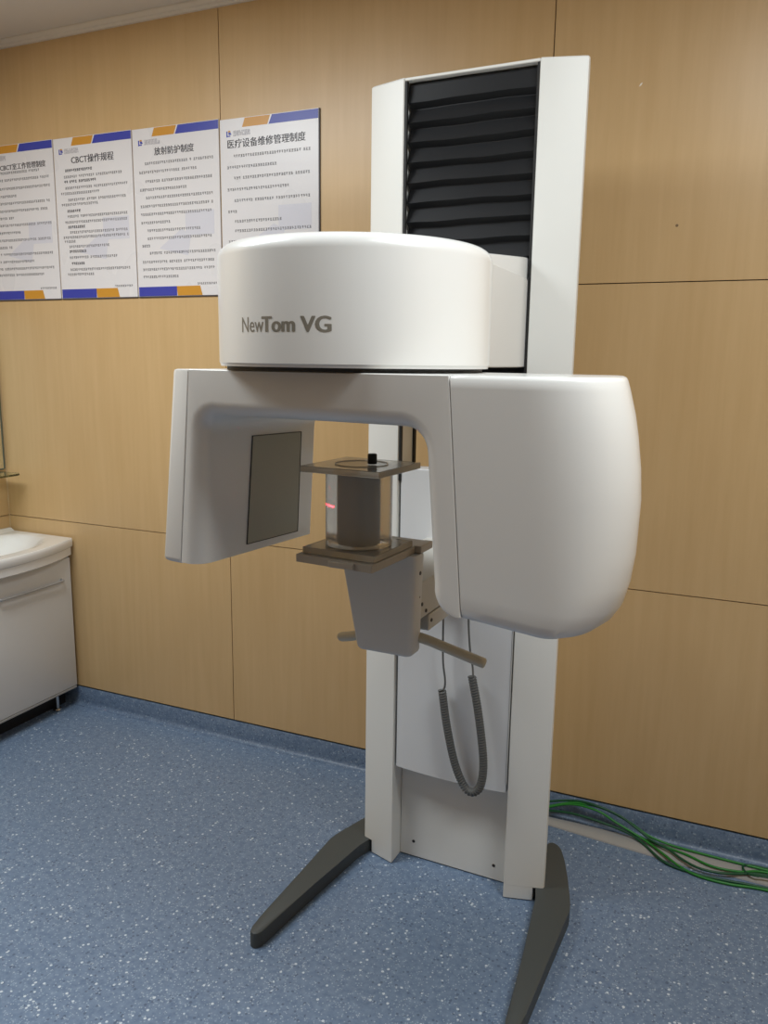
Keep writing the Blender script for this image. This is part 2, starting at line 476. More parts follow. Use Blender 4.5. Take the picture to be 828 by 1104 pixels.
for k in range(0, 9):            # top right corner
    a = k / 8 * PI / 2
    zc = ZI - rc; uc = innR(zc) - rc
    I = (uc + rc * math.sin(a), zc + rc * math.cos(a))
    if k <= 4: O = (uc + (seamR(ZT) - uc) * k / 4, ZT)
    else: zo = ZT + (zc - ZT) * (k - 4) / 4; O = (seamR(zo), zo)
    sec.append((I, O, 0.029 - 0.001 * k / 8))
for z in (1.36, 1.30, 1.25, 1.20, 1.175): sec.append(((innR(z), z), (seamR(z), z), 0.028))
zz0 = 1.175; uu0 = innR(zz0)
for k in range(1, 7):            # rounded lower corner of the right leg
    a = k / 6 * PI / 2 * 0.93
    z = zz0 - 0.050 * math.sin(a); u = uu0 + 0.046 * (1 - math.cos(a))
    sec.append(((u, z), (max(seamR(z), u + 0.012), z), max(0.010, 0.028 - 0.018 * k / 6)))
def section(I, O, r, e=0.0):
    I = Vector((I[0], 0, I[1])); O = Vector((O[0], 0, O[1])); S = (O - I).length; n = (O - I).normalized()
    r = min(r, S * 0.75); s2 = min(0.0016, S * 0.1); L = []
    L.append((e + 0.006, DB - e)); L.append((e + 0.0015, DB - e - 0.0015)); L.append((e, DB - e - 0.006)); L.append((e, 0.0)); L.append((e, DF + r + 0.02))
    for k in range(0, 9):
        t = k / 8 * PI / 2
        L.append((e + (r - e) * (1 - math.cos(t)), DF + e + (r) * (1 - math.sin(t))))
    L.append((S - s2 - e, DF + e)); L.append((S - e, DF + e + s2)); L.append((S - e, DB - e - 0.006)); L.append((S - e - 0.006, DB - e))
    return [arm((I + n * s).x, d, (I + n * s).z) for s, d in L]
rings = []
(I, O, r) = sec[0]
for e, dz in ((0.012, -0.0035), (0.0055, -0.002), (0.0015, 0.003)):
    rings.append(section((I[0], I[1] + dz), (O[0], O[1] + dz), r, e))
rings += [section(*s) for s in sec[0:]]
bm = bmesh.new(); loft(bm, rings)
ra = finish('rotating_arm', bm, 'arm', scan, 35)

# outer end cap of the detector side, beyond the seam
bm = bmesh.new(); rings = []
def cap_ring(z, e):
    a, b = seamL(z) - 0.0006, outL(z)
    L = [(a, DB - 0.004 - e), (a, DF + 0.0015 + e), (a - 0.0015, DF + e), (b + 0.012 + e, DF + e), (b + 0.005 + e, DF + 0.002 + e), (b + 0.0012 + e, DF + 0.007 + e),
         (b + e, DF + 0.015 + e), (b + e, DB - 0.012 - e), (b + 0.004 + e, DB - 0.003 - e), (b + 0.012 + e, DB - e), (a - 0.0015, DB - e)]
    return [arm(u, d, z) for u, d in L]
for z, e in ((ZB - 0.0015, 0.007), (ZB + 0.001, 0.003), (ZB + 0.005, 0.0007), (ZB + 0.010, 0), (1.3, 0), (ZT - 0.006, 0), (ZT - 0.0015, 0.001), (ZT, 0.005)):
    rings.append(cap_ring(z, e))
loft(bm, rings)
finish('end_cap', bm, 'arm', ra, 35)

# detector window let into the inner face
bm = bmesh.new()
def dp(d, z, off): return arm(innL(z) + off, d, z)
q = [(-0.0826, 1.1504), (0.1019, 1.148), (0.1017, 1.389), (-0.073, 1.3915)]
loft(bm, [[dp(d, z, -0.004) for d, z in q], [dp(d, z, 0.0016) for d, z in q], [dp(d * 0.985, z, 0.0022) for d, z in q]])
dw = finish('detector_window', bm, 'detector', ra)
bm = bmesh.new()
cx_, cz_ = 0.022, 1.272
def grow(k): return [(cx_ + (d - cx_) * k, cz_ + (z - cz_) * k) for d, z in q]
qo, qi = grow(1.013), grow(1.0)
for i in range(4):
    j = (i + 1) % 4
    quad = [qo[i], qo[j], qi[j], qi[i]]
    loft(bm, [[dp(d, z, -0.003) for d, z in quad], [dp(d, z, 0.0028) for d, z in quad]])
finish('window_frame', bm, plain('dark_frame', (0.035, 0.035, 0.03), 0.5), dw)

# tube housing: bulging shell right of the seam
bm = bmesh.new(); rings = []
Ut = [(1.122, .505), (1.125, .530), (1.132, .551), (1.145, .569), (1.166, .584), (1.20, .594), (1.248, .600), (1.333, .602), (1.386, .598), (1.44, .590), (1.475, .583), (1.515, .572), (1.530, .567), (1.5345, .5645), (1.5365, .560)]
for i, (z, U) in enumerate(Ut):
    e = 0.0
    if z < 1.14: e = 0.016 * (1 - math.sqrt(max(0, 1 - ((1.142 - z) / 0.020) ** 2)))
    if z > 1.533: e = 0.0015 + (z - 1.533) * 0.9
    a = seamR(z) + 0.0009
    L = [(a, DB - e), (a, DF + e + 0.0016), (a + 0.0016, DF + e)]
    uf = 0.425 + (1.5365 - z) * 0.15
    uf = min(uf, U - 0.05)
    L += [(a + (uf - a) * k / 3, DF + e) for k in (1, 2)]
    de = -0.110; pw = 2.15
    for k in range(0, 25):
        t = k / 24 * PI / 2
        L.append((uf + (U - uf) * math.sin(t) ** (2 / pw), de - (de - DF - e) * max(0.0, math.cos(t)) ** (2 / pw)))
    L += [(U - 0.003, -0.085), (U - 0.010, -0.055), (U - 0.022, -0.010), (U - 0.040, 0.055), (U - 0.060, 0.115), (U - 0.080, DB - e)]
    drop = lambda u: 0.014 * min(1, max(0, (u - 0.34) / 0.20)) * min(1, max(0, (1.22 - z) / 0.09))
    rings.append([arm(u, d, z - drop(u)) for u, d in L])
loft(bm, rings)
finish('tube_housing', bm, 'shell', scan, 40)
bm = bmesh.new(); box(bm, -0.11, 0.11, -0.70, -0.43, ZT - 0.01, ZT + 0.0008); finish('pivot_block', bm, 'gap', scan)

# ---- chin support carriage
bm = bmesh.new(); box(bm, -0.088, 0.088, -0.458, 0.0, 0.977, 1.064, 0.003, 2)
br = finish('support_bracket', bm, 'grey', scan)
bm = bmesh.new(); box(bm, -0.088, 0.088, -0.400, 0.0, 0.934, 0.9735, 0.003, 2); finish('lower_bracket', bm, 'grey', br)
for y, z in ((-0.445, 1.012), (-0.420, 0.990), (-0.385, 0.957)):
    bm = bmesh.new(); disc_x(bm, 0.088, y, z, 0.0045, 0.0025); finish('screw', bm, 'screw', br)
# tapered holder box hanging under the tray
bm = bmesh.new(); rings = []
def hold(z):
    t = (1.135 - z) / 0.235
    x0 = -0.095 + 0.045 * t; x1 = 0.094 - 0.006 * t
    y0, y1 = -0.505 + 0.004 * t, -0.452
    r = 0.014; L = []
    for cx, cy, a0 in ((x1 - r, y0 + r, -90), (x1 - 0.004, y1 - 0.004, 0), (x0 + 0.004, y1 - 0.004, 90), (x0 + 0.008, y0 + 0.008, 180)):
        rr = r if a0 == -90 else (0.008 if a0 == 180 else 0.004)
        for k in range(5):
            a = math.radians(a0 + 90 * k / 4)
            L.append((cx + rr * math.cos(a), cy + rr * math.sin(a)))
    return L
def inset(L, k):
    cx = sum(p[0] for p in L) / len(L); cy = sum(p[1] for p in L) / len(L)
    return [(cx + (x - cx) * (1 - k * 0.6), cy + (y - cy) * (1 - k)) for x, y in L]
for z, k in ((0.8985, 0.28), (0.900, 0.14), (0.904, 0.04), (0.909, 0), (1.02, 0), (1.13, 0), (1.1355, 0.02)):
    rings.append([(x, y, z) for x, y in inset(hold(z), k)])
loft(bm, rings)
hd = finish('holder_box', bm, 'greyshell', scan, 35)
bm = bmesh.new(); disc_x(bm, 0.0905, -0.470, 1.092, 0.005, 0.004); finish('screw', bm, 'screw', hd)
bm = bmesh.new(); disc_x(bm, 0.0895, -0.466, 1.035, 0.0035, 0.002); finish('screw', bm, 'screw', hd)
# tray on top of the holder
bm = bmesh.new()
TZ0, TZ1 = 1.1345, 1.1515
plan = [(-0.118, -0.655), (0.070, -0.668), (0.082, -0.400), (-0.106, -0.387)]
prism(bm, plan, TZ0, TZ1, 0.002, 2)
tr = finish('tray', bm, 'tray', scan)
bm = bmesh.new(); box(bm, 0.074, 0.094, -0.470, -0.402, 1.1360, 1.1530, 0.002, 2); finish('tray_clip', bm, 'tray', tr)
bm = bmesh.new(); box(bm, -0.030, 0.030, -0.673, -0.655, 1.1362, 1.1498, 0.003, 2); finish('tray_catch', bm, 'tray', tr)
# handle bar behind the holder
bm = bmesh.new()
path = smooth_path([(-0.136, -0.415, 0.888), (-0.100, -0.425, 0.899), (-0.04, -0.435, 0.919), (0.03, -0.440, 0.930), (0.09, -0.452, 0.934), (0.165, -0.458, 0.921), (0.247, -0.462, 0.904)], 6)
rb = 0.0118
path = [path[0] + (path[0] - path[1]).normalized() * 0.010] + [path[0] + (path[0] - path[1]).normalized() * 0.007] + path + [path[-1] + (path[-1] - path[-2]).normalized() * 0.002]
n_ = len(path)
def rad(t):
    i = round(t * (n_ - 1))
    return {0: 0.004, 1: 0.0095, n_ - 1: 0.0095}.get(i, rb)
tube(bm, path, rad, 14)
finish('handle_bar', bm, 'bar', scan, 50)
bm = bmesh.new(); box(bm, -0.02, 0.06, -0.455, -0.398, 0.912, 0.945, 0.003, 1); finish('bar_clamp', bm, 'grey', scan)

# coiled cord hanging below the bracket
cen = smooth_path([(-0.016, -0.030, 0.625), (0.001, -0.032, 0.526), (0.029, -0.034, 0.416), (0.060, -0.035, 0.350), (0.088, -0.036, 0.334), (0.112, -0.035, 0.362), (0.117, -0.034, 0.440), (0.097, -0.032, 0.575), (0.073, -0.031, 0.686)], 20)
cum = [0]
for a, b in zip(cen, cen[1:]): cum.append(cum[-1] + (b - a).length)
turns = int(cum[-1] / 0.0076)
hel = []; nrm = None; nstep = turns * 10; j = 0
for i in range(nstep + 1):
    s = cum[-1] * i / nstep
    while j < len(cum) - 2 and cum[j + 1] < s: j += 1
    f = (s - cum[j]) / max(1e-9, cum[j + 1] - cum[j]); p = cen[j].lerp(cen[j + 1], f)
    t = (cen[j + 1] - cen[j]).normalized()
    if nrm is None: nrm = t.orthogonal().normalized()
    nrm = (nrm - t * nrm.dot(t)).normalized(); b = t.cross(nrm); a = 2 * PI * i / 10
    hel.append(p + (nrm * math.cos(a) + b * math.sin(a)) * 0.0092)
bm = bmesh.new(); tube(bm, hel, 0.0036, 6)
tube(bm, smooth_path([(-0.018, -0.032, 0.936), (-0.018, -0.031, 0.84), (-0.016, -0.030, 0.72), (-0.008, -0.030, 0.66), (-0.010, -0.030, 0.632), hel[0]], 6), 0.0031, 8)
tube(bm, smooth_path([(0.056, -0.032, 0.936), (0.058, -0.031, 0.84), (0.065, -0.031, 0.763), (0.074, -0.031, 0.715), hel[-1]], 6), 0.0031, 8)
finish('coiled_cord', bm, 'cord', scan, 60)

# ------------------------------------------------------------------ phantom on the tray
PHX, PHY = -0.0165, -0.5595
ph_r = YAW - 0.045
ploc = Matrix.Rotation(YAW, 3, 'Z') @ Vector((PHX, PHY, 0))
ph = empty('test_phantom', (ploc.x, ploc.y, TZ1 + 0.0005), ph_r)
tag(ph, 'clear acrylic test phantom with dark core and black knob standing on the scanner tray', 'calibration phantom')
def plate(z0, z1, h, name, ox=0, oy=0):
    bm = bmesh.new(); box(bm, ox - h, ox + h, oy - h, oy + h, z0, z1, 0.0015, 2); return finish(name, bm, 'acrylic', ph)
plate(0.0, 0.0140, 0.088, 'lower_plate')
tp = plate(0.1760, 0.1895, 0.0945, 'upper_plate', 0.008, -0.004)
bm = bmesh.new(); lathe(bm, [(0.0705, 0.0142), (0.0722, 0.0155), (0.0722, 0.1740), (0.0705, 0.1758)], 0, 0, 64)
cyl = finish('cylinder_body', bm, 'water', ph, 40)
bm = bmesh.new(); lathe(bm, [(0.036, 0.0165), (0.038, 0.0185), (0.038, 0.171), (0.036, 0.173)], 0.002, -0.004, 48); finish('core', bm, 'insert', cyl, 40)
bm = bmesh.new(); lathe(bm, [(0.056, 0.1892), (0.0575, 0.1912), (0.0565, 0.1912), (0.055, 0.1892)], 0.008, -0.004, 64, True); finish('lid_ring', bm, 'acrylic', tp, 40)
bm = bmesh.new(); lathe(bm, [(0.0092, 0.1915), (0.0100, 0.1930), (0.0100, 0.2105), (0.0088, 0.2130), (0.003, 0.2135)], 0.034, -0.004, 20); finish('filler_knob', bm, 'knob', tp, 40)

# ------------------------------------------------------------------ wall posters
def bar_quad(bm, x0, x1, z0, z1, y, th=0.0004, sk0=0.0, sk1=0.0):
    a = [(x0, y, z0), (x1, y, z0), (x1 + sk1, y, z1), (x0 + sk0, y, z1)]
    loft(bm, [[(p[0], p[1] + 0.0004, p[2]) for p in a], [(p[0], p[1] - th, p[2]) for p in a]])

def glyph_line(bm, x0, x1, z, h, y, bold=False):
    """a row of tiny illegible character-like strokes"""
    x = x0
    while x < x1 - h * 0.5:
        if random.random() < 0.045:
            x += h * 0.8; continue
        w = h * 0.92; t = h * (0.24 if bold else 0.17)
        for zz in ((z + h * 0.78), (z + h * random.choice((0.38, 0.45)))):
            a = x + random.uniform(0, 0.2) * w; bar_quad(bm, a, a + w * random.uniform(0.55, 0.85), zz, zz + t, y)
        a = x + random.uniform(0.25, 0.6) * w; bar_quad(bm, a, a + t, z + h * 0.02, z + h * 0.95, y)
        if random.random() < 0.6: bar_quad(bm, x + w * 0.05, x + w * 0.9, z, z + t, y)
        x += h * 1.02

def poster(x0, x1, zb, zt, title, tsize, tx, lines, label, last=False):
    y0 = YW - 0.006
    bm = bmesh.new(); box(bm, x0, x1, y0, YW - 0.0008, zb, zt, 0.0006, 1)
    p = finish('notice_poster', bm, 'board'); tag(p, label, 'poster', 'rules notices on the wood wall')
    W = x1 - x0; H = zt - zb
    b = bmesh.new(); box(b, x0, x1, y0 + 0.0012, YW - 0.0006, zb - 0.004, zb - 0.0002); finish('lower_edge', b, 'edge', p)
    if last:
        b = bmesh.new(); box(b, x1 + 0.0002, x1 + 0.0045, y0 + 0.0012, YW - 0.0006, zb, zt); finish('side_edge', b, 'edge', p)
    b = bmesh.new(); bar_quad(b, x0 + W * 0.235, x0 + W * 0.495, zt - 0.032, zt - 0.002, y0, 0.0004, 0.012, 0.012); finish('orange_band', b, 'orange', p)
    b = bmesh.new(); bar_quad(b, x0 + W * 0.508, x1 - 0.001, zt - 0.032, zt - 0.002, y0, 0.0004, 0.014, 0); finish('blue_band', b, 'blue', p)
    b = bmesh.new(); bar_quad(b, x0 + 0.004, x0 + W * 0.475, zb + 0.001, zb + 0.036, y0); finish('blue_band', b, 'blue', p)
    b = bmesh.new(); bar_quad(b, x0 + W * 0.482, x0 + W * 0.775, zb + 0.001, zb + 0.036, y0, 0.0004, -0.004, -0.010); finish('orange_band', b, 'orange', p)
    # pale printed motif
    b = bmesh.new(); u = W
    bar_quad(b, x0 + u * 0.60, x0 + u * 0.93, zb + H * 0.36, zb + H * 0.50, y0, 0.00022)
    loft(b, [[(x0 + u * a, y0 + 0.0003, zb + H * c) for a, c in ((0.28, 0.29), (0.62, 0.24), (0.66, 0.36), (0.55, 0.40))], [(x0 + u * a, y0 - 0.00012, zb + H * c) for a, c in ((0.28, 0.29), (0.62, 0.24), (0.66, 0.36), (0.55, 0.40))]])
    finish('pale_motif', b, 'lilac', p)
    # emblem and the grey line of the clinic name
    lx, lz = x0 + 0.028, zt - 0.061
    b = bmesh.new(); bar_quad(b, lx, lx + 0.005, lz, lz + 0.020, y0); bar_quad(b, lx + 0.005, lx + 0.017, lz + 0.001, lz + 0.005, y0, 0.0003); bar_quad(b, lx + 0.010, lx + 0.022, lz + 0.007, lz + 0.016, y0, 0.0004, -0.002, -0.005)
    em = finish('emblem', b, 'blue', p)
    b = bmesh.new(); bar_quad(b, lx + 0.006, lx + 0.019, lz + 0.0165, lz + 0.0215, y0, 0.0004, 0.002, -0.003); finish('emblem_accent', b, 'orange', em)
    b = bmesh.new()
    for k in range(3): glyph_line(b, lx + 0.029, lx + 0.102, lz + 0.0015 + k * 0.0064, 0.0060, y0)
    finish('clinic_name', b, 'mosaic', p)
    t = bmesh.new()
    for n, sh in enumerate((-0.0007, 0.0, 0.0007)):                    # heavy strokes
        c1 = text_bm(title, tsize, 0.0002, 0.0, 'CENTER', 2)
        for v in c1.verts: v.co = Vector((x0 + tx * W + v.co.x + sh, y0 - 0.0002 - 0.00002 * n - v.co.z, zt - 0.097 + v.co.y))
        me = bpy.data.meshes.new('part'); c1.to_mesh(me); c1.free(); t.from_mesh(me); bpy.data.meshes.remove(me)
    finish('title', t, 'ink', p)
    b1 = bmesh.new()
    for fz, fa, fb, bold in lines:
        bb = bmesh.new() if bold else b1
        glyph_line(bb, x0 + fa * W, x0 + fb * W, zt - fz * H, 0.0098, y0, bold)
        if bold: finish('heading', bb, 'ink', p)
    glyph_line(b1, x0 + 0.72 * W, x0 + 0.95 * W, zt - 0.935 * H, 0.008, y0)
    finish('body_text', b1, 'ink2', p)
    return p

def rows(ys, top, bot, spec):
    """(fraction from the top, from, to, bold)"""
    return [((yy - top) / (bot - top), *sp) for yy, sp in zip(ys, spec)]
L1 = rows([228, 245, 265, 283, 300, 318, 335, 352, 370, 388, 405, 422, 440, 457, 472], 160, 530,
          [(.14, .80, 0), (.07, .94, 0), (.07, .93, 0), (.07, .45, 0), (.14, .92, 0), (.07, .94, 0), (.07, .40, 0), (.14, .93, 0), (.07, .50, 0), (.14, .92, 0), (.07, .34, 0), (.14, .94, 0), (.07, .66, 0), (.14, .94, 0), (.07, .80, 0)])
L2 = rows([216, 231, 243, 258, 271, 287, 298, 314, 327, 341, 353, 366, 378, 388, 401, 413, 428, 443, 458, 470], 135, 527,
          [(.14, .50, 1), (.12, .86, 0), (.12, .55, 1), (.13, .93, 0), (.07, .58, 0), (.14, .92, 0), (.07, .55, 0), (.14, .32, 1), (.14, .93, 0), (.10, .90, 0), (.14, .36, 1), (.16, .92, 0), (.07, .93, 0), (.08, .22, 0), (.14, .68, 0), (.14, .36, 1), (.14, .76, 0), (.14, .34, 1), (.14, .93, 0), (.10, .46, 0)])
L3 = rows([192, 213, 236, 256, 276, 297, 317, 338, 358, 378, 396, 415, 437, 456, 475], 103, 522,
          [(.14, .93, 0), (.07, .76, 0), (.14, .92, 0), (.07, .62, 0), (.14, .93, 0), (.07, .93, 0), (.07, .92, 0), (.07, .42, 0), (.14, .78, 0), (.14, .92, 0), (.07, .16, 0), (.14, .94, 0), (.07, .92, 0), (.07, .93, 0), (.07, .50, 0)])
L4 = rows([170, 197, 224, 252, 280, 307, 332, 356, 383, 410, 436], 75, 515,
          [(.14, .92, 0), (.07, .60, 0), (.14, .92, 0), (.07, .72, 0), (.14, .92, 0), (.07, .16, 0), (.14, .66, 0), (.14, .92, 0), (.07, .32, 0), (.14, .90, 0), (.07, .44, 0)])
poster(-2.299, -1.912, 1.793, 2.411, 'CBCT室工作管理制度', 0.0265, 0.57, L1, 'white notice poster nearest the room corner, cut off by the left picture edge')
poster(-1.906, -1.512, 1.793, 2.409, 'CBCT操作规程', 0.033, 0.50, L2, 'white notice poster headed CBCT with bold sub-headings, second from the corner')
poster(-1.507, -1.113, 1.793, 2.407, '放射防护制度', 0.0305, 0.49, L3, 'white notice poster with a short six-character title and dense paragraphs, third from the corner')
poster(-1.107, -0.703, 1.793, 2.402, '医疗设备维修管理制度', 0.0325, 0.475, L4, 'white notice poster with widely spaced lines, rightmost, partly hidden by the scanner head', True)

# ------------------------------------------------------------------ wash stand
XF = -1.938; YV0, YV1 = -0.12, 0.488
van = empty('washbasin_cabinet', ((XL + XF) / 2, 0.2, 0))
tag(van, 'white vanity cabinet with ceramic basin top standing in the left room corner', 'vanity cabinet')
van_off = Vector(van.location)
def vpart(name, bm, mat, parent=van, smooth=None):
    if parent is van:
        bmesh.ops.translate(bm, verts=bm.verts, vec=-van_off)
    else:
        bmesh.ops.translate(bm, verts=bm.verts, vec=-van_off)
    return finish(name, bm, mat, parent, smooth)
bm = bmesh.new(); box(bm, XL + 0.004, XF - 0.021, YV0, YV1 - 0.004, 0.100, 0.700, 0.002, 1); vpart('carcass', bm, 'cabinet')
bm = bmesh.new(); box(bm, XF - 0.020, XF, YV0, YV1, 0.098, 0.693, 0.006, 3); door = vpart('door', bm, 'cabinet', van, 40)
bm = bmesh.new()
hp = smooth_path([(XF + 0.000, 0.430, 0.605), (XF + 0.014, 0.424, 0.604), (XF + 0.022, 0.405, 0.603), (XF + 0.023, 0.26, 0.603), (XF + 0.022, 0.115, 0.603), (XF + 0.014, 0.096, 0.604), (XF + 0.000, 0.090, 0.605)], 6)
tube(bm, hp, 0.0055, 10); vpart('handle', bm, plain('satin_grey_handle', (0.42, 0.42, 0.42), 0.35, metal=0.2), door, 50)
bm = bmesh.new(); box(bm, XF - 0.018, XF + 0.0012, YV0 + 0.004, YV1 - 0.006, 0.0885, 0.0972, 0.001, 1); vpart('bottom_rail', bm, plain('rail_grey', (0.36, 0.35, 0.33), 0.4))
bm = bmesh.new(); box(bm, -2.030, -2.012, YV0 + 0.01, YV1 - 0.006, 0.001, 0.0995, 0.001, 1); vpart('added_shade_board', bm, 'gap')  # black board added behind the legs to deepen the shade under the cabinet
for x, y in ((-1.985, 0.408), (-1.985, -0.04), (-2.25, 0.408), (-2.25, -0.04)):
    bm = bmesh.new(); lathe(bm, [(0.017, 0.001), (0.019, 0.004), (0.017, 0.009), (0.0085, 0.012), (0.0085, 0.0995)], x, y, 20); vpart('leg', bm, 'chrome', van, 40)
# basin: slab with a bowed front, a raised rim and a bowl
bm = bmesh.new()
def bow(y): 
    t = (y - (YV0 + YV1) / 2) / ((YV1 - YV0) / 2)
    return 0.055 * (1 - t * t)
ny = 20; ysb = [YV0 - 0.004 + (YV1 + 0.008 - YV0) * i / ny for i in range(ny + 1)]
nxg = 24
def gx(y, i): return XL + 0.003 + (XF + 0.012 + bow(y) - XL - 0.003) * i / nxg
def topz(x, y):
    cx, cy = XL + 0.195, (YV0 + YV1) / 2
    rr = math.sqrt(((x - cx) / 0.185) ** 2 + ((y - cy) / 0.255) ** 2)
    d = 0.0
    if rr < 1: d = -0.105 * (1 - rr ** 2.6)
    edge = 0.0
    z = 0.779 + d
    if rr < 1.12 and rr >= 1: z = 0.779 + 0.002 * (1.12 - rr) / 0.12 * 0
    if x < XL + 0.03: z = 0.790
    return z
grid = [[bm.verts.new((gx(y, i), y, topz(gx(y, i), y))) for i in range(nxg + 1)] for y in ysb]
for a, b in zip(grid, grid[1:]):
    for i in range(nxg): bm.faces.new((a[i], a[i + 1], b[i + 1], b[i]))
loop_top = [grid[0][i] for i in range(nxg + 1)] + [grid[j][nxg] for j in range(1, ny + 1)] + [grid[ny][i] for i in range(nxg - 1, -1, -1)] + [grid[j][0] for j in range(ny - 1, 0, -1)]
cxm, cym = -2.12, 0.184
prev = loop_top
for k, z in ((1.008, 0.775), (1.010, 0.765), (1.008, 0.744), (1.000, 0.740), (0.988, 0.738), (0.988, 0.704), (0.975, 0.700)):
    cur = []
    for v in loop_top:
        x = v.co.x; y = v.co.y
        if x > XL + 0.02: x = XL + (x - XL) * k
        y = cym + (y - cym) * (k if k < 1.0 else 1.0)
        cur.append(bm.verts.new((x, y, z)))
    n = len(prev)
    for i in range(n): bm.faces.new((prev[i], prev[(i + 1) % n], cur[(i + 1) % n], cur[i]))
    prev = cur
bm.faces.new(prev)
basin = vpart('basin', bm, 'ceramic', van, 40)
bm = bmesh.new(); box(bm, -1.9305, -1.9225, 0.430, 0.478, 0.764, 0.770, 0.001, 1); vpart('maker_plate', bm, plain('basin_mark', (0.16, 0.14, 0.13), 0.5), basin)
# a simple basin mixer at the rear edge of the bowl
bm = bmesh.new(); lathe(bm, [(0.024, 0.790), (0.022, 0.796), (0.019, 0.80), (0.018, 0.885), (0.014, 0.895)], XL + 0.032, 0.16, 24)
tube(bm, smooth_path([(XL + 0.032, 0.16, 0.872), (XL + 0.075, 0.16, 0.884), (XL + 0.12, 0.16, 0.876), (XL + 0.13, 0.16, 0.860)], 6), 0.009, 12)
vpart('mixer_tap', bm, 'chrome', van, 40)

# mirror and glass shelf on the left wall
mir = empty('wall_mirror', (XL + 0.004, 0.182, 1.05))
tag(mir, 'frameless mirror on the left wall above the washbasin, seen edge-on at the picture edge', 'mirror')
bm = bmesh.new(); box(bm, 0, 0.005, -0.30, 0.302, 0.012, 0.70, 0.001, 1); finish('mirror_glass', bm, 'mirror', mir)
bm = bmesh.new(); box(bm, -0.001, 0.0065, 0.302, 0.309, 0.010, 0.702, 0.001, 1); box(bm, -0.001, 0.0065, -0.30, 0.302, 0.006, 0.012, 0.001, 1)
finish('mirror_edge', bm, plain('mirror_dark_edge', (0.10, 0.12, 0.09), 0.3), mir)
sh = empty('glass_shelf', (XL, 0.17, 1.045))
tag(sh, 'thin green glass shelf on the left wall just below the mirror', 'shelf')
bm = bmesh.new()
pl = [(0.003, -0.28), (0.130, -0.28), (0.146, -0.265), (0.152, -0.25), (0.152, 0.256), (0.146, 0.274), (0.132, 0.286), (0.003, 0.286)]
loft(bm, [[(x, y, 0.0) for x, y in pl], [(x, y, 0.008) for x, y in pl]]); finish('shelf_plate', bm, 'glass', sh)
for y in (-0.2, 0.2):
    bm = bmesh.new(); box(bm, 0.0005, 0.03, y - 0.01, y + 0.01, -0.012, 0.0, 0.002, 1); finish('shelf_bracket', bm, 'chrome', sh)

# ------------------------------------------------------------------ duct and green cables by the skirting
bm = bmesh.new()
lo = [(0.05, 0.430), (0.227, 0.428), (0.315, 0.418), (0.438, 0.405), (0.557, 0.394), (0.67, 0.382), (0.804, 0.389), (0.903, 0.385), (1.15, 0.380), (2.26, 0.372)]
hi = [(0.05, 0.474), (0.227, 0.476), (0.315, 0.478), (0.438, 0.477), (0.557, 0.474), (0.67, 0.476), (0.804, 0.470), (0.903, 0.462), (1.15, 0.460), (2.26, 0.474)]
rings = []
for (xa, ya), (xb, yb) in zip(lo, hi):
    rings.append([(xa, ya, 0.0005), (xa, ya + 0.002, 0.005), (xa, ya + (yb - ya) * 0.30, 0.0105), (xa, ya + (yb - ya) * 0.65, 0.0105), (xb, yb - 0.002, 0.006), (xb, yb, 0.0005)])
loft(bm, rings)
d = finish('cable_duct', bm, 'duct', None, 35)
tag(d, 'flat grey cable duct lying on the floor under the green cables along the skirting', 'cable duct')
def cable(pts, r, mat, label):
    bm = bmesh.new(); tube(bm, smooth_path(pts, 8), r, 8)
    o = finish('network_cable', bm, mat, None, 60); tag(o, label, 'cable', 'green cables along the skirting'); return o
cable([(0.10, 0.460, 0.016), (0.16, 0.468, 0.026), (0.218, 0.475, 0.048), (0.294, 0.472, 0.080), (0.384, 0.471, 0.086), (0.464, 0.471, 0.064), (0.543, 0.466, 0.028), (0.611, 0.462, 0.016), (0.675, 0.458, 0.0145), (0.80, 0.452, 0.0145), (1.1, 0.446, 0.0145), (1.36, 0.446, 0.0145), (1.72, 0.446, 0.0145), (2.255, 0.446, 0.0145)], 0.0040, 'green',
      'bright green cable arching highest against the skirting beside the scanner')
cable([(0.10, 0.452, 0.015), (0.22, 0.468, 0.034), (0.318, 0.464, 0.044), (0.459, 0.458, 0.030), (0.52, 0.440, 0.018), (0.60, 0.373, 0.007), (0.671, 0.352, 0.006), (0.751, 0.350, 0.006), (0.902, 0.366, 0.006), (1.1, 0.365, 0.006), (1.36, 0.365, 0.006), (1.72, 0.365, 0.006), (2.255, 0.365, 0.006)], 0.0042, 'green2',
      'dark green cable running low, first above the duct then along its outer edge')
cable([(0.12, 0.475, 0.030), (0.20, 0.478, 0.058), (0.29, 0.480, 0.083), (0.363, 0.465, 0.094), (0.446, 0.462, 0.078), (0.506, 0.455, 0.050), (0.556, 0.440, 0.030), (0.614, 0.420, 0.022), (0.657, 0.390, 0.018), (0.708, 0.368, 0.0165), (0.777, 0.372, 0.0165), (0.902, 0.418, 0.0165), (1.1, 0.41, 0.0165), (1.36, 0.41, 0.0165), (1.72, 0.41, 0.0165), (2.255, 0.41, 0.0165)], 0.0040, 'green2',
      'dark green cable crossing from the skirting top down over the duct')
cable([(0.14, 0.448, 0.016), (0.27, 0.470, 0.070), (0.37, 0.462, 0.078), (0.44, 0.459, 0.052), (0.539, 0.440, 0.022), (0.60, 0.395, 0.017), (0.65, 0.362, 0.010), (0.709, 0.341, 0.006), (0.793, 0.339, 0.006), (0.902, 0.356, 0.006), (1.1, 0.352, 0.006), (1.36, 0.352, 0.006), (1.72, 0.352, 0.006), (2.255, 0.352, 0.006)], 0.0040, 'green',
      'green cable lowest of the bundle, lying on the floor in front of the duct')
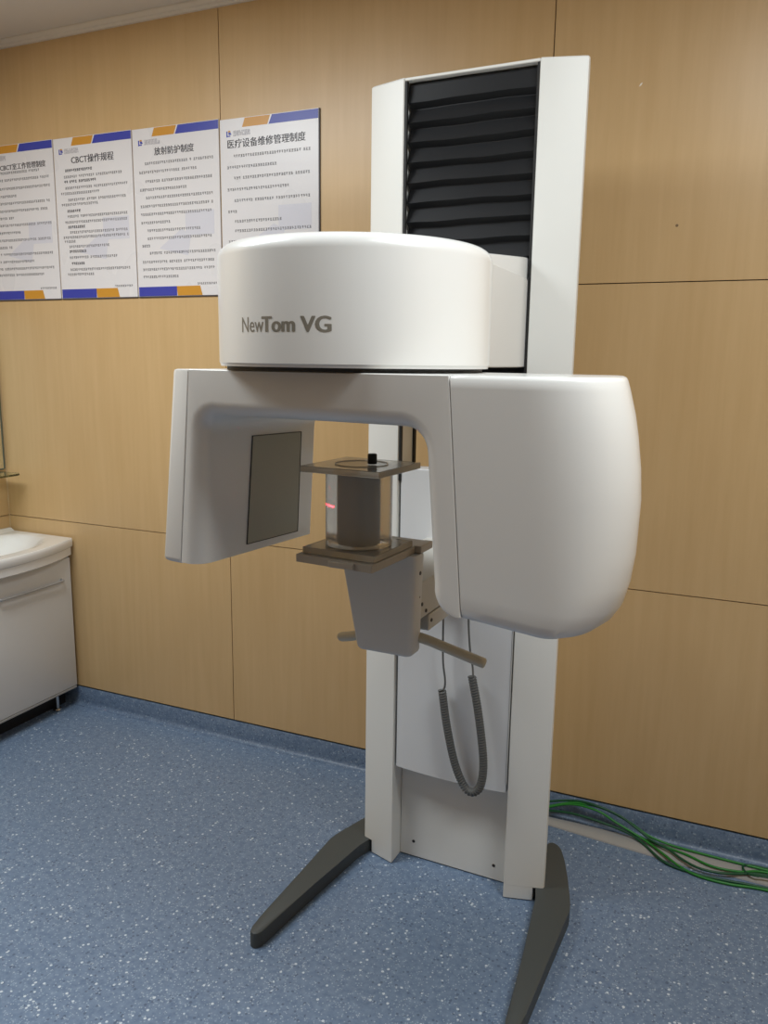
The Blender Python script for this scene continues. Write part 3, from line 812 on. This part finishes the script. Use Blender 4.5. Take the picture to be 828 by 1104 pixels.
cable([(2.255, 0.470, 0.016), (1.72, 0.470, 0.016), (1.36, 0.470, 0.016), (1.1, 0.470, 0.016), (0.98, 0.470, 0.016), (0.903, 0.458, 0.016), (0.862, 0.456, 0.016), (0.836, 0.446, 0.016), (0.832, 0.425, 0.017), (0.845, 0.399, 0.019), (0.871, 0.386, 0.026), (0.901, 0.392, 0.026), (1.1, 0.400, 0.026), (1.36, 0.400, 0.026), (1.72, 0.400, 0.026), (2.255, 0.400, 0.026)], 0.0032, 'green2',
      'thin dark green cable looping back on itself on the duct at the right picture edge')
cable([(0.50, 0.452, 0.030), (0.56, 0.447, 0.0185), (0.66, 0.430, 0.0150), (0.74, 0.398, 0.0150), (0.82, 0.404, 0.0150), (0.902, 0.436, 0.0150), (1.1, 0.43, 0.0150), (1.36, 0.43, 0.0150), (1.72, 0.43, 0.0150), (2.255, 0.43, 0.0150)], 0.0038, 'green',
      'bright green cable on top of the duct in the lower right, between two darker ones')

# ------------------------------------------------------------------ light
def area(name, loc, sx, sy, power, col=(1, 1, 1), rot=(0, 0, 0)):
    l = bpy.data.lights.new(name, 'AREA'); l.shape = 'RECTANGLE'; l.size = sx; l.size_y = sy; l.energy = power; l.color = col
    o = bpy.data.objects.new(name, l); o.location = loc; o.rotation_euler = rot; C.objects.link(o); return o
area('ceiling_light', (-1.35, -1.00, ZC - 0.012), 1.2, 0.6, 44, (0.90, 0.965, 1.0))
area('ceiling_light', (1.20, -1.05, ZC - 0.012), 1.2, 0.6, 38, (0.90, 0.965, 1.0))
wd = bpy.data.worlds.new('dim_room'); SC.world = wd; wd.use_nodes = True
wd.node_tree.nodes['Background'].inputs['Color'].default_value = (0.05, 0.05, 0.05, 1)

# red positioning line projected by the scanner's laser
ll = bpy.data.lights.new('positioning_laser', 'AREA'); ll.shape = 'RECTANGLE'; ll.size = 0.044; ll.size_y = 0.0014; ll.energy = 0.012; ll.color = (1.0, 0.03, 0.06); ll.spread = math.radians(1.0)
lo_ = bpy.data.objects.new('positioning_laser', ll); C.objects.link(lo_)

# ------------------------------------------------------------------ camera
cam = bpy.data.cameras.new('camera'); cam.sensor_fit = 'HORIZONTAL'; cam.sensor_width = 36; cam.lens = 37.7375; cam.clip_start = 0.02
co = bpy.data.objects.new('camera', cam); C.objects.link(co)
r = Vector((0.9145817, 0.4041896, 0.0130780)); u = Vector((-0.0865141, 0.1639649, 0.9826652)); b = Vector((0.3950387, -0.8998590, 0.1849274))
m4 = Matrix.Identity(4)
for i in range(3):
    m4[i][0] = r[i]; m4[i][1] = u[i]; m4[i][2] = b[i]
m4.translation = Vector((0.7036379, -2.1053261, 1.5587453))
co.matrix_world = m4
SC.camera = co

# aim the laser at the left flank of the phantom cylinder, from the arm's front
tgt = Vector((ploc.x - 0.052, ploc.y - 0.052, 1.2555)); src = Vector((ploc.x + 0.02, ploc.y - 0.40, 1.2555))
lo_.location = src
lo_.rotation_euler = (tgt - src).to_track_quat('-Z', 'Y').to_euler()

# ------------------------------------------------------------------ colour management
vs = SC.view_settings
SC.display_settings.display_device = 'sRGB'
vs.view_transform = 'Standard'; vs.look = 'None'; vs.gamma = 1.0; vs.use_curve_mapping = False
vs.exposure = 0.13
